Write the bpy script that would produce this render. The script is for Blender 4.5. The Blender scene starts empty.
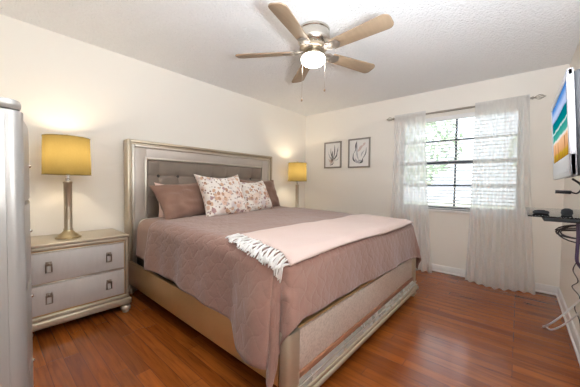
import bpy, bmesh, math, random
from mathutils import Matrix, Vector, noise
random.seed(7)
C = bpy.context.scene.collection
SC = bpy.context.scene
PI = math.pi
def R(d): return math.radians(d)

# ------------------------------------------------------------ camera
YAW, PIT, ROL, FOC, CAMH = .7114, .0335, .0127, 266.19, 1.15
fw = Vector((math.cos(YAW)*math.cos(PIT), math.sin(YAW)*math.cos(PIT), -math.sin(PIT)))
rt = Vector((math.sin(YAW), -math.cos(YAW), 0)); up = rt.cross(fw)
rt2 = rt*math.cos(ROL)+up*math.sin(ROL); up2 = up*math.cos(ROL)-rt*math.sin(ROL)
cam = bpy.data.cameras.new('camera'); cam.sensor_width = 36; cam.lens = FOC*36/580; cam.clip_start = .02
co = bpy.data.objects.new('camera', cam); C.objects.link(co)
co.matrix_world = Matrix(((rt2.x, up2.x, -fw.x, 0), (rt2.y, up2.y, -fw.y, 0), (rt2.z, up2.z, -fw.z, CAMH), (0, 0, 0, 1)))
SC.camera = co

# ------------------------------------------------------------ world, light, exposure
W = bpy.data.worlds.new('sky'); SC.world = W; W.use_nodes = True
bg = W.node_tree.nodes['Background']; bg.inputs[0].default_value = (.80, .90, 1, 1); bg.inputs[1].default_value = 2.6
SC.view_settings.view_transform = 'Standard'; SC.view_settings.look = 'None'
SC.view_settings.exposure = 0.22; SC.view_settings.gamma = 1; SC.view_settings.use_curve_mapping = False
SC.cycles.max_bounces = 14; SC.cycles.diffuse_bounces = 8; SC.cycles.transparent_max_bounces = 24
SC.cycles.sample_clamp_indirect = 6
FAN_GLOW = 24.0        # radiance of the fan's glass bowl
LAMP_W = 7.5            # each bedside bulb
pl = bpy.data.lights.new('window_daylight', 'AREA'); pl.shape = 'RECTANGLE'; pl.size = 1.34; pl.size_y = 1.24
pl.cycles.is_portal = True
po = bpy.data.objects.new('window_daylight', pl); C.objects.link(po)
po.location = (4.17, .66, 1.46); po.rotation_euler = (R(90), 0, R(90))
# sun coming over the roof on to the garden (it never shines in through the window)
sn = bpy.data.lights.new('sun', 'SUN'); sn.energy = 5; sn.angle = .02; sn.color = (1, .96, .9)
so = bpy.data.objects.new('sun', sn); C.objects.link(so); so.rotation_euler = (R(-10), R(-28), 0)
# the photographer's flash: bounced off the ceiling from beside the camera, and a little straight ahead
fl = bpy.data.lights.new('bounce_flash', 'AREA'); fl.shape = 'DISK'; fl.size = .5; fl.energy = 92; fl.color = (.84, .92, 1)
fo = bpy.data.objects.new('bounce_flash', fl); C.objects.link(fo); fo.location = (.60, -.20, 1.40)
fo.rotation_euler = Vector((.15, .06, 1)).to_track_quat('-Z', 'Y').to_euler()
f2 = bpy.data.lights.new('flash', 'POINT'); f2.shadow_soft_size = .22; f2.energy = 7; f2.color = (.90, .95, 1)
g2 = bpy.data.objects.new('flash', f2); C.objects.link(g2); g2.location = (.60, -.18, 1.80)

# ------------------------------------------------------------ room numbers (metres)
XL_, XW, YH, YT, HC = -.42, 4.008, 3.084, -.355, 2.44

# ------------------------------------------------------------ materials
def mat(name, col, rough=.6, metal=0, spec=.5, bump=None, var=None, coat=0, sheen=0, coords='Object'):
    m = bpy.data.materials.new(name); m.use_nodes = True
    nt = m.node_tree; b = nt.nodes['Principled BSDF']
    b.inputs['Base Color'].default_value = (*col, 1); b.inputs['Roughness'].default_value = rough
    b.inputs['Metallic'].default_value = metal; b.inputs['Specular IOR Level'].default_value = spec
    b.inputs['Coat Weight'].default_value = coat; b.inputs['Sheen Weight'].default_value = sheen
    tc = nt.nodes.new('ShaderNodeTexCoord')
    if var:                                  # (scale, amount) soft colour mottling
        n = nt.nodes.new('ShaderNodeTexNoise'); n.inputs['Scale'].default_value = var[0]; n.inputs['Detail'].default_value = 4
        mp = nt.nodes.new('ShaderNodeMapping')
        if len(var) > 2: mp.inputs['Scale'].default_value = var[2]
        nt.links.new(tc.outputs[coords], mp.inputs[0]); nt.links.new(mp.outputs[0], n.inputs['Vector'])
        mx = nt.nodes.new('ShaderNodeMix'); mx.data_type = 'RGBA'
        a = var[1]
        mx.inputs[6].default_value = (*[max(0, c*(1-a)) for c in col], 1); mx.inputs[7].default_value = (*[min(1, c*(1+a)) for c in col], 1)
        nt.links.new(n.outputs['Fac'], mx.inputs[0]); nt.links.new(mx.outputs[2], b.inputs['Base Color'])
    if bump:                                 # (scale, strength, distance)
        n = nt.nodes.new('ShaderNodeTexNoise'); n.inputs['Scale'].default_value = bump[0]; n.inputs['Detail'].default_value = 5
        nt.links.new(tc.outputs[coords], n.inputs['Vector'])
        bp = nt.nodes.new('ShaderNodeBump'); bp.inputs['Strength'].default_value = bump[1]; bp.inputs['Distance'].default_value = bump[2]
        nt.links.new(n.outputs['Fac'], bp.inputs['Height']); nt.links.new(bp.outputs[0], b.inputs['Normal'])
    return m
def nodes(m): return m.node_tree.nodes, m.node_tree.links, m.node_tree.nodes['Principled BSDF']
def math_node(N, L, op, a, b=None):
    n = N.new('ShaderNodeMath'); n.operation = op
    for i, v in enumerate((a, b)):
        if v is None: continue
        if isinstance(v, (int, float)): n.inputs[i].default_value = v
        else: L.new(v, n.inputs[i])
    return n.outputs[0]
def ramp(N, L, fac, stops, interp='LINEAR'):
    r = N.new('ShaderNodeValToRGB'); r.color_ramp.interpolation = interp
    while len(r.color_ramp.elements) < len(stops): r.color_ramp.elements.new(.5)
    for e, (p, c) in zip(r.color_ramp.elements, stops): e.position = p; e.color = (*c, 1)
    L.new(fac, r.inputs[0]); return r.outputs[0]

M = {}
M['wall'] = mat('wall_paint', (.87, .83, .765), .75, bump=(180, .12, .002))
M['ceiling'] = mat('popcorn_ceiling', (.88, .885, .89), .9, bump=(60, 1.0, .018), var=(70, .05))
M['white'] = mat('white_trim_paint', (.86, .85, .83), .35)
M['silver'] = mat('champagne_silver_paint', (.50, .425, .32), .32, .55, var=(6, .08))
M['silver_flat'] = mat('silver_panel_paint', (.53, .47, .42), .42, .35, var=(9, .06))
M['bronze'] = mat('dark_champagne_paint', (.56, .35, .16), .34, .5, var=(5, .1))
M['strip'] = mat('painted_floor_reflection', (.27, .12, .065), .45)  # floor's reflection in a bevelled mirror, painted as plain brown
M['chest'] = mat('cool_silver_paint', (.37, .35, .335), .3, .5, var=(4, .06))
M['drawer'] = mat('pearl_drawer_face', (.60, .56, .53), .45, .2, var=(60, .06, (1, 1, .2)), bump=(220, .15, .001))
M['shiny'] = mat('polished_moulding', (.62, .57, .50), .30, .7)
M['nickel'] = mat('brushed_nickel', (.62, .58, .52), .22, 1, var=(8, .08, (1, 1, 20)))
M['brass'] = mat('satin_brass', (.46, .37, .22), .28, 1)
M['steel'] = mat('lamp_column_steel', (.52, .44, .33), .38, .9)
M['arm'] = mat('dull_nickel_arm', (.24, .21, .18), .45, .7)
M['pull'] = mat('drawer_pull_metal', (.34, .29, .24), .3, .9)
M['chrome'] = mat('chrome', (.75, .74, .72), .12, 1)
M['tuft'] = mat('taupe_upholstery', (.20, .155, .122), .5, var=(12, .12), bump=(300, .15, .001))
M['button'] = mat('taupe_button', (.05, .04, .033), .5)
M['sham'] = mat('brown_sham_cloth', (.225, .122, .086), .85, sheen=.25, var=(9, .1), bump=(14, .5, .012))
M['sheet'] = mat('brown_sheet_cloth', (.27, .155, .115), .85, sheen=.2, bump=(30, .2, .004))
M['pinkcase'] = mat('pale_pink_pillowcase', (.78, .58, .53), .85, bump=(30, .2, .004))
M['mattress'] = mat('white_mattress_ticking', (.82, .79, .74), .8)
M['throw'] = mat('blush_throw_knit', (.66, .50, .45), .9, sheen=.3, bump=(160, .5, .004))
M['fringe'] = mat('white_fringe_yarn', (.88, .86, .84), .9)
M['blade'] = mat('pale_oak_blade', (.30, .215, .14), .5, var=(5, .16, (1.2, 9, 9)))
M['knob'] = mat('wooden_pull_knob', (.25, .15, .09), .5)
M['frame'] = mat('grey_brown_picture_frame', (.28, .25, .22), .45, var=(30, .15))
M['paper'] = mat('picture_paper', (.84, .82, .80), .8)
M['ink'] = mat('charcoal_ink', (.13, .13, .14), .9, var=(40, .5))
M['inkpale'] = mat('pale_grey_wash', (.50, .49, .52), .9, var=(40, .3))
M['inkpink'] = mat('pale_pink_wash', (.68, .55, .52), .9, var=(40, .2))
M['winframe'] = mat('dark_window_frame', (.055, .065, .09), .4)
M['blind'] = mat('white_blind_slat', (.84, .84, .84), .5)
M['rod'] = mat('pewter_rod', (.42, .39, .34), .3, .9)
M['black'] = mat('black_plastic', (.015, .015, .017), .6, spec=.2)
M['cable'] = mat('black_cable', (.02, .018, .022), .45)
M['purple'] = mat('dark_purple_cable', (.045, .025, .06), .5)
M['whitecable'] = mat('white_cable', (.82, .81, .80), .45)
M['tvcase'] = mat('silver_white_tv_case', (.58, .57, .61), .3)
M['tvback'] = mat('dark_grey_tv_back', (.035, .035, .038), .6, spec=.3)
M['bark'] = mat('tree_bark', (.16, .11, .075), .9, bump=(20, .6, .02))
M['leaf'] = mat('green_leaves', (.46, .55, .40), .7, var=(3, .35))
M['lawn'] = mat('lawn', (.42, .46, .34), .9, var=(2, .3))
M['dark'] = mat('dark_brown_bed_base', (.05, .04, .035), .7)  # dark brown of the slat deck and box spring

# floor planks along Y
m = mat('hardwood_planks', (.3, .1, .04), .17, spec=.40); M['floor'] = m
N, L, B = nodes(m)
B.inputs['Coat Roughness'].default_value = .15
tc = N.new('ShaderNodeTexCoord'); sp = N.new('ShaderNodeSeparateXYZ'); L.new(tc.outputs['Object'], sp.inputs[0])
cb = N.new('ShaderNodeCombineXYZ'); L.new(sp.outputs[1], cb.inputs[0]); L.new(sp.outputs[0], cb.inputs[1])
br = N.new('ShaderNodeTexBrick'); L.new(cb.outputs[0], br.inputs['Vector'])
br.offset = .37; br.offset_frequency = 3; br.squash = 1.3; br.squash_frequency = 2
for k, v in (('Scale', 1), ('Mortar Size', .0016), ('Mortar Smooth', .3), ('Bias', .0), ('Brick Width', .85), ('Row Height', .083)): br.inputs[k].default_value = v
br.inputs['Color1'].default_value = (.175, .042, .007, 1); br.inputs['Color2'].default_value = (.285, .076, .013, 1); br.inputs['Mortar'].default_value = (.09, .028, .012, 1)
mp = N.new('ShaderNodeMapping'); mp.inputs['Scale'].default_value = (44, 2.6, 1); L.new(tc.outputs['Object'], mp.inputs[0])
gn = N.new('ShaderNodeTexNoise'); gn.inputs['Scale'].default_value = 1; gn.inputs['Detail'].default_value = 6; gn.inputs['Distortion'].default_value = 1.2; L.new(mp.outputs[0], gn.inputs['Vector'])
gr = ramp(N, L, gn.outputs['Fac'], [(.3, (.70, .66, .62)), (.5, (1, 1, 1)), (.70, (1.2, 1.18, 1.12))])
mx = N.new('ShaderNodeMix'); mx.data_type = 'RGBA'; mx.blend_type = 'MULTIPLY'; mx.inputs[0].default_value = 1
L.new(br.outputs['Color'], mx.inputs[6]); L.new(gr, mx.inputs[7]); L.new(mx.outputs[2], B.inputs['Base Color'])
bp = N.new('ShaderNodeBump'); bp.inputs['Strength'].default_value = .25; bp.inputs['Distance'].default_value = .002; bp.invert = True
L.new(br.outputs['Fac'], bp.inputs['Height']); L.new(bp.outputs[0], B.inputs['Normal'])

# quilted bedspread: ogee diamonds stitched in
m = mat('mauve_brown_quilt', (.245, .124, .092), .82, sheen=.35); M['quilt'] = m
N, L, B = nodes(m)
tc = N.new('ShaderNodeTexCoord'); sp = N.new('ShaderNodeSeparateXYZ'); L.new(tc.outputs['UV'], sp.inputs[0])
wob = math_node(N, L, 'MULTIPLY', math_node(N, L, 'SINE', math_node(N, L, 'MULTIPLY', sp.outputs[1], 60.)), .35)
def seam(sgn):
    d = math_node(N, L, 'ADD' if sgn > 0 else 'SUBTRACT', math_node(N, L, 'MULTIPLY', sp.outputs[0], 34.), math_node(N, L, 'MULTIPLY', sp.outputs[1], 25.))
    d = math_node(N, L, 'ADD', d, wob)
    return math_node(N, L, 'ABSOLUTE', math_node(N, L, 'SINE', d))
h = math_node(N, L, 'POWER', math_node(N, L, 'MINIMUM', seam(1), seam(-1)), .45)
nz = N.new('ShaderNodeTexNoise'); nz.inputs['Scale'].default_value = 55; nz.inputs['Detail'].default_value = 5; L.new(tc.outputs['UV'], nz.inputs['Vector'])
h = math_node(N, L, 'ADD', h, math_node(N, L, 'MULTIPLY', nz.outputs['Fac'], .9))
bp = N.new('ShaderNodeBump'); bp.inputs['Strength'].default_value = .5; bp.inputs['Distance'].default_value = .006
L.new(h, bp.inputs['Height']); L.new(bp.outputs[0], B.inputs['Normal'])

# floral cushion print
m = mat('floral_print_cloth', (.8, .75, .7), .85, sheen=.2); M['floral'] = m
N, L, B = nodes(m)
tc = N.new('ShaderNodeTexCoord')
def blots(scale, thr, soft, cols, seed):
    mp = N.new('ShaderNodeMapping'); mp.inputs['Location'].default_value = (seed, seed*.7, seed*.31); L.new(tc.outputs['Object'], mp.inputs[0])
    wn = N.new('ShaderNodeTexNoise'); wn.inputs['Scale'].default_value = scale*1.6; L.new(mp.outputs[0], wn.inputs['Vector'])
    ad = N.new('ShaderNodeVectorMath'); ad.operation = 'MULTIPLY_ADD'; ad.inputs[1].default_value = (.35/scale,)*3
    L.new(wn.outputs['Color'], ad.inputs[0]); L.new(mp.outputs[0], ad.inputs[2])
    v = N.new('ShaderNodeTexVoronoi'); v.inputs['Scale'].default_value = scale; L.new(ad.outputs[0], v.inputs['Vector'])
    f = ramp(N, L, v.outputs['Distance'], [(thr-soft, (1, 1, 1)), (thr, (0, 0, 0))])
    s = N.new('ShaderNodeSeparateColor'); L.new(v.outputs['Color'], s.inputs[0])
    col = ramp(N, L, s.outputs[0], cols, 'CONSTANT')
    keep = math_node(N, L, 'GREATER_THAN', s.outputs[1], .2)
    return math_node(N, L, 'MULTIPLY', f, keep), col
base = None; prev = (.84, .79, .74)
def over(prev, f, col):
    x = N.new('ShaderNodeMix'); x.data_type = 'RGBA'; L.new(f, x.inputs[0])
    if isinstance(prev, tuple): x.inputs[6].default_value = (*prev, 1)
    else: L.new(prev, x.inputs[6])
    L.new(col, x.inputs[7]); return x.outputs[2]
f, c = blots(9, .55, .2, [(0, (.74, .60, .54)), (.4, (.66, .58, .58)), (.7, (.80, .66, .56))], 3.1); prev = over(prev, f, c)
f, c = blots(17, .46, .10, [(0, (.50, .27, .17)), (.35, (.62, .40, .27)), (.6, (.42, .26, .26)), (.8, (.70, .47, .36))], 1.3); prev = over(prev, f, c)
f, c = blots(36, .36, .1, [(0, (.22, .12, .10)), (.5, (.40, .26, .20)), (.75, (.40, .36, .38))], 5.7); prev = over(prev, f, c)
L.new(prev, B.inputs['Base Color'])

# embossed foot panel
m = mat('embossed_leaf_panel', (.60, .51, .45), .42, .25); M['emboss'] = m
N, L, B = nodes(m)
tc = N.new('ShaderNodeTexCoord'); v = N.new('ShaderNodeTexVoronoi'); v.inputs['Scale'].default_value = 85; v.feature = 'SMOOTH_F1'; L.new(tc.outputs['Object'], v.inputs['Vector'])
col = ramp(N, L, v.outputs['Distance'], [(.1, (.60, .51, .45)), (.55, (.76, .67, .60))]); L.new(col, B.inputs['Base Color'])
bp = N.new('ShaderNodeBump'); bp.inputs['Strength'].default_value = .4; bp.inputs['Distance'].default_value = .003
L.new(v.outputs['Distance'], bp.inputs['Height']); L.new(bp.outputs[0], B.inputs['Normal'])

# antiqued mirror strip
m = mat('antiqued_mirror', (.72, .74, .73), .12, 1); M['mirror'] = m
N, L, B = nodes(m)
tc = N.new('ShaderNodeTexCoord'); nz = N.new('ShaderNodeTexNoise'); nz.inputs['Scale'].default_value = 6; nz.inputs['Detail'].default_value = 6; L.new(tc.outputs['Object'], nz.inputs['Vector'])
L.new(ramp(N, L, nz.outputs['Fac'], [(.3, (.74, .75, .74)), (.7, (.86, .88, .87))]), B.inputs['Base Color'])
rr = ramp(N, L, nz.outputs['Fac'], [(.35, (.5, .5, .5)), (.6, (.15, .15, .15))]); L.new(rr, B.inputs['Roughness'])

def emission(name, col, s):
    m = bpy.data.materials.new(name); m.use_nodes = True; nt = m.node_tree; nt.nodes.clear()
    e = nt.nodes.new('ShaderNodeEmission'); e.inputs[0].default_value = (*col, 1); e.inputs[1].default_value = s
    o = nt.nodes.new('ShaderNodeOutputMaterial'); nt.links.new(e.outputs[0], o.inputs[0]); return m
M['bowl'] = emission('lit_frosted_bowl', (1, .95, .86), FAN_GLOW)
M['bulb'] = emission('lit_bulb', (1, .86, .62), 30)

def translucent(name, col, trans, alpha=0, rough=.9, weave=None):
    m = bpy.data.materials.new(name); m.use_nodes = True; nt = m.node_tree; N = nt.nodes; L = nt.links; N.clear()
    d = N.new('ShaderNodeBsdfDiffuse'); d.inputs[0].default_value = (*col, 1)
    t = N.new('ShaderNodeBsdfTranslucent'); t.inputs[0].default_value = (*col, 1)
    a = N.new('ShaderNodeMixShader'); a.inputs[0].default_value = trans; L.new(d.outputs[0], a.inputs[1]); L.new(t.outputs[0], a.inputs[2])
    out = a.outputs[0]
    if weave:
        tc = N.new('ShaderNodeTexCoord'); mp = N.new('ShaderNodeMapping'); mp.inputs['Scale'].default_value = weave; L.new(tc.outputs['Object'], mp.inputs[0])
        n = N.new('ShaderNodeTexNoise'); n.inputs['Scale'].default_value = 1; n.inputs['Detail'].default_value = 3; L.new(mp.outputs[0], n.inputs['Vector'])
        r = ramp(N, L, n.outputs['Fac'], [(.3, tuple(c*.95 for c in col)), (.7, tuple(min(1, c*1.06) for c in col))])
        L.new(r, d.inputs[0]); L.new(r, t.inputs[0])
    if alpha:
        tr = N.new('ShaderNodeBsdfTransparent'); b = N.new('ShaderNodeMixShader'); b.inputs[0].default_value = alpha
        L.new(out, b.inputs[1]); L.new(tr.outputs[0], b.inputs[2]); out = b.outputs[0]
    o = N.new('ShaderNodeOutputMaterial'); L.new(out, o.inputs[0]); return m
M['shade'] = translucent('gold_linen_shade', (.152, .110, .037), .5, weave=(240, 240, 60))
M['sheer'] = translucent('sheer_curtain_cloth', (.90, .885, .87), .5, .20, weave=(300, 300, 8))

m = bpy.data.materials.new('window_glass'); m.use_nodes = True; M['glass'] = m
N = m.node_tree.nodes; L = m.node_tree.links; N.clear()
t = N.new('ShaderNodeBsdfTransparent'); g = N.new('ShaderNodeBsdfGlossy'); g.inputs['Roughness'].default_value = .02
fr = N.new('ShaderNodeFresnel'); fr.inputs[0].default_value = 1.3; mxs = N.new('ShaderNodeMixShader'); o = N.new('ShaderNodeOutputMaterial')
L.new(fr.outputs[0], mxs.inputs[0]); L.new(t.outputs[0], mxs.inputs[1]); L.new(g.outputs[0], mxs.inputs[2]); L.new(mxs.outputs[0], o.inputs[0])
m = bpy.data.materials.new('grey_shelf_glass'); m.use_nodes = True; M['shelfglass'] = m
N = m.node_tree.nodes; L = m.node_tree.links; N.clear()
t = N.new('ShaderNodeBsdfTransparent'); t.inputs[0].default_value = (.78, .82, .82, 1); g = N.new('ShaderNodeBsdfGlossy'); g.inputs['Roughness'].default_value = .03
fr = N.new('ShaderNodeFresnel'); fr.inputs[0].default_value = 1.5; mxs = N.new('ShaderNodeMixShader'); o = N.new('ShaderNodeOutputMaterial')
L.new(fr.outputs[0], mxs.inputs[0]); L.new(t.outputs[0], mxs.inputs[1]); L.new(g.outputs[0], mxs.inputs[2]); L.new(mxs.outputs[0], o.inputs[0])

# the beach on the television
m = bpy.data.materials.new('beach_picture'); m.use_nodes = True; M['beach'] = m
N = m.node_tree.nodes; L = m.node_tree.links; N.clear()
tc = N.new('ShaderNodeTexCoord'); sp = N.new('ShaderNodeSeparateXYZ'); L.new(tc.outputs['Generated'], sp.inputs[0])
nz = N.new('ShaderNodeTexNoise'); nz.inputs['Scale'].default_value = 6; nz.inputs['Detail'].default_value = 6; L.new(tc.outputs['Generated'], nz.inputs['Vector'])
fac = math_node(N, L, 'ADD', sp.outputs[2], math_node(N, L, 'MULTIPLY', math_node(N, L, 'SUBTRACT', nz.outputs['Fac'], .5), .09))
sky = ramp(N, L, fac, [(.0, (.30, .16, .01)), (.13, (.55, .34, .03)), (.17, (.72, .36, .16)), (.33, (.88, .52, .30)), (.365, (.85, .85, .82)), (.39, (.08, .42, .34)),
                       (.50, (.02, .30, .27)), (.53, (.7, .85, .8)), (.555, (.0, .24, .24)), (.70, (.0, .16, .22)), (.72, (.42, .52, .78)), (.80, (.50, .60, .86)), (.90, (.10, .28, .66)), (1, (.05, .20, .55))])
wv = N.new('ShaderNodeTexNoise'); wv.inputs['Scale'].default_value = 1; mp = N.new('ShaderNodeMapping'); mp.inputs['Scale'].default_value = (14, 1, 1.5); L.new(tc.outputs['Generated'], mp.inputs[0]); L.new(mp.outputs[0], wv.inputs['Vector'])
low = math_node(N, L, 'LESS_THAN', sp.outputs[2], .32)
stripe = math_node(N, L, 'MULTIPLY', low, ramp(N, L, wv.outputs['Fac'], [(.5, (0, 0, 0)), (.62, (.75, .75, .75))]))
mx = N.new('ShaderNodeMix'); mx.data_type = 'RGBA'; L.new(stripe, mx.inputs[0]); L.new(sky, mx.inputs[6]); mx.inputs[7].default_value = (.33, .14, .04, 1)
e = N.new('ShaderNodeEmission'); e.inputs[1].default_value = .9; o = N.new('ShaderNodeOutputMaterial'); L.new(mx.outputs[2], e.inputs[0]); L.new(e.outputs[0], o.inputs[0])

# ------------------------------------------------------------ mesh helpers
class MB:
    def __init__(s): s.b = bmesh.new(); s.uv = None
    def _merge(s, t):
        me = bpy.data.meshes.new('t'); t.to_mesh(me); t.free(); s.b.from_mesh(me); bpy.data.meshes.remove(me); return s
    def box(s, lo, hi, bev=0, seg=2, rot=None):
        t = bmesh.new(); bmesh.ops.create_cube(t, size=1)
        c = [(a+b)/2 for a, b in zip(lo, hi)]; d = [abs(b-a) for a, b in zip(lo, hi)]
        bmesh.ops.scale(t, vec=d, verts=t.verts)
        if bev: bmesh.ops.bevel(t, geom=t.edges[:], offset=min(bev, min(d)*.49), segments=seg, affect='EDGES', profile=.5)
        mtx = Matrix.Translation(c)
        if rot is not None: mtx = mtx @ rot
        bmesh.ops.transform(t, matrix=mtx, verts=t.verts); return s._merge(t)
    def lathe(s, prof, c=(0, 0, 0), n=32, mtx=None):
        t = bmesh.new(); rings = []
        for r, z in prof:
            rings.append([t.verts.new((r*math.cos(2*PI*k/n), r*math.sin(2*PI*k/n), z)) for k in range(n)] if r > 1e-6 else [t.verts.new((0, 0, z))])
        for a, b in zip(rings, rings[1:]):
            for k in range(n):
                k2 = (k+1) % n
                if len(a) == 1 and len(b) == 1: continue
                if len(a) == 1: t.faces.new((a[0], b[k], b[k2]))
                elif len(b) == 1: t.faces.new((a[k], b[0], a[k2]))
                else: t.faces.new((a[k], b[k], b[k2], a[k2]))
        bmesh.ops.recalc_face_normals(t, faces=t.faces)
        bmesh.ops.transform(t, matrix=Matrix.Translation(c) @ (mtx or Matrix()), verts=t.verts); return s._merge(t)
    def tube(s, pts, r, n=8, closed=False):
        pts = [Vector(p) for p in pts]; t = bmesh.new(); rings = []; nrm = None; m_ = len(pts)
        for i, p in enumerate(pts):
            a = pts[(i-1) % m_] if closed or i > 0 else p; b = pts[(i+1) % m_] if closed or i < m_-1 else p
            d = (b-a).normalized()
            if nrm is None: nrm = d.orthogonal().normalized()
            else:
                nrm = nrm-d*nrm.dot(d)
                nrm = nrm.normalized() if nrm.length > 1e-6 else d.orthogonal().normalized()
            bi = d.cross(nrm); rr = r[i] if isinstance(r, (list, tuple)) else r
            rings.append([t.verts.new(p+(nrm*math.cos(2*PI*k/n)+bi*math.sin(2*PI*k/n))*rr) for k in range(n)])
        for a, b in (list(zip(rings, rings[1:]))+([(rings[-1], rings[0])] if closed else [])):
            for k in range(n): t.faces.new((a[k], a[(k+1) % n], b[(k+1) % n], b[k]))
        if not closed: t.faces.new(rings[0][::-1]); t.faces.new(rings[-1])
        bmesh.ops.recalc_face_normals(t, faces=t.faces); return s._merge(t)
    def prism(s, outline, z0, z1, bev=0, mtx=None):
        t = bmesh.new(); lo = [t.verts.new((x, y, z0)) for x, y in outline]; hi = [t.verts.new((x, y, z1)) for x, y in outline]
        n = len(lo); t.faces.new(lo[::-1]); t.faces.new(hi)
        for k in range(n): t.faces.new((lo[k], lo[(k+1) % n], hi[(k+1) % n], hi[k]))
        bmesh.ops.recalc_face_normals(t, faces=t.faces)
        if bev: bmesh.ops.bevel(t, geom=[e for e in t.edges if abs(e.verts[0].co.z-e.verts[1].co.z) < 1e-6], offset=bev, segments=2, affect='EDGES', profile=.5)
        if mtx is not None: bmesh.ops.transform(t, matrix=mtx, verts=t.verts)
        return s._merge(t)
    def sphere(s, c, r, sc=(1, 1, 1), seg=16):
        t = bmesh.new(); bmesh.ops.create_uvsphere(t, u_segments=seg, v_segments=seg//2, radius=r)
        bmesh.ops.scale(t, vec=sc, verts=t.verts); bmesh.ops.translate(t, vec=c, verts=t.verts); return s._merge(t)
    def grid(s, f, us, vs, uv=None):
        t = bmesh.new(); V = [[t.verts.new(f(u, v)) for u in us] for v in vs]; ly = t.loops.layers.uv.new('UVMap')
        for j in range(len(vs)-1):
            for i in range(len(us)-1):
                fc = t.faces.new((V[j][i], V[j][i+1], V[j+1][i+1], V[j+1][i]))
                for lp, (a, b) in zip(fc.loops, ((us[i], vs[j]), (us[i+1], vs[j]), (us[i+1], vs[j+1]), (us[i], vs[j+1]))): lp[ly].uv = (a, b)
        return s._merge(t)
    def build(s, name, m, parent=None, loc=None, smooth=True, ang=40, solid=None, weld=0):
        if weld: bmesh.ops.remove_doubles(s.b, verts=s.b.verts, dist=weld)
        me = bpy.data.meshes.new(name); s.b.to_mesh(me); s.b.free(); me.materials.append(M[m] if isinstance(m, str) else m)
        if smooth:
            for p in me.polygons: p.use_smooth = True
            me.set_sharp_from_angle(angle=R(ang))
        o = bpy.data.objects.new(name, me); C.objects.link(o)
        if parent: o.parent = parent
        if loc: o.location = loc
        if solid: md = o.modifiers.new('thickness', 'SOLIDIFY'); md.thickness = abs(solid); md.offset = 1 if solid > 0 else -1
        return o
def tag(o, label=None, cat=None, group=None, kind=None):
    for k, v in (('label', label), ('category', cat), ('group', group), ('kind', kind)):
        if v: o[k] = v
    return o
def thing(name, label, cat, loc=(0, 0, 0), rz=0, group=None):
    o = bpy.data.objects.new(name, None); o.empty_display_size = .1; C.objects.link(o); o.location = loc; o.rotation_euler = (0, 0, rz)
    return tag(o, label, cat, group)
def copy_tree(o, parent=None):
    c = o.copy(); C.objects.link(c)
    if parent: c.parent = parent
    for ch in list(o.children): copy_tree(ch, c)
    return c
def lin(a, b, n): return [a+(b-a)*i/(n-1) for i in range(n)]
def arc(pts, sub=8):                       # Catmull-Rom through points
    P = [Vector(p) for p in pts]; out = []
    for i in range(len(P)-1):
        p0, p1, p2, p3 = P[max(i-1, 0)], P[i], P[i+1], P[min(i+2, len(P)-1)]
        for k in range(sub):
            t = k/sub
            out.append(.5*((2*p1)+(p2-p0)*t+(2*p0-5*p1+4*p2-p3)*t*t+(3*p1-p0-3*p2+p3)*t**3))
    return out+[P[-1]]
def struct(o, label=None): return tag(o, label, None, None, 'structure')

# ------------------------------------------------------------ room shell
T = .12
struct(MB().box((XL_-T, YT-T, -.1), (XW+T, YH+T, 0)).build('floor', 'floor'), 'reddish brown hardwood plank floor')
struct(MB().box((XL_-T, YT-T, HC), (XW+T, YH+T, HC+.1)).build('ceiling', 'ceiling'), 'white popcorn textured ceiling')
struct(MB().box((XL_-T, YH, 0), (XW+T, YH+T, HC)).build('wall_left', 'wall'), 'cream wall behind the headboard')
struct(MB().box((XL_-T, YT-T, 0), (XW+T, YT, HC)).build('wall_right', 'wall'), 'cream wall carrying the television')
struct(MB().box((XL_-T, YT, 0), (XL_, YH, HC)).build('wall_front', 'wall'), 'cream wall behind the chest')
WY0, WY1, WZ0, WZ1 = 0.0, 1.34, .84, 2.08
wb = MB()
wb.box((XW, YT, 0), (XW+T, WY0, HC)).box((XW, WY1, 0), (XW+T, YH, HC)).box((XW, WY0, 0), (XW+T, WY1, WZ0)).box((XW, WY0, WZ1), (XW+T, WY1, HC))
struct(wb.build('wall_back', 'wall', smooth=False), 'cream wall with the window')
def base(name, lo, hi, ax):
    b = MB(); b.box(lo, hi, .003)
    lo2, hi2 = list(lo), list(hi); lo2[2] = .0; hi2[2] = .02          # shoe moulding
    if ax == 'x-': lo2[0] -= .012
    if ax == 'y-': lo2[1] -= .012
    if ax == 'y+': hi2[1] += .012
    if ax == 'x+': hi2[0] += .012
    b.box(lo2, hi2, .008, 3); struct(b.build(name, 'white'), 'white painted baseboard')
base('baseboard_left', (XL_, YH-.014, 0), (XW, YH, .095), 'y-')
base('baseboard_back', (XW-.014, YT, 0), (XW, YH-.015, .095), 'x-')
base('baseboard_right', (XL_, YT, 0), (XW-.015, YT+.014, .095), 'y+')
base('baseboard_front', (XL_, YT+.015, 0), (XL_+.014, YH-.015, .095), 'x+')

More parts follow.
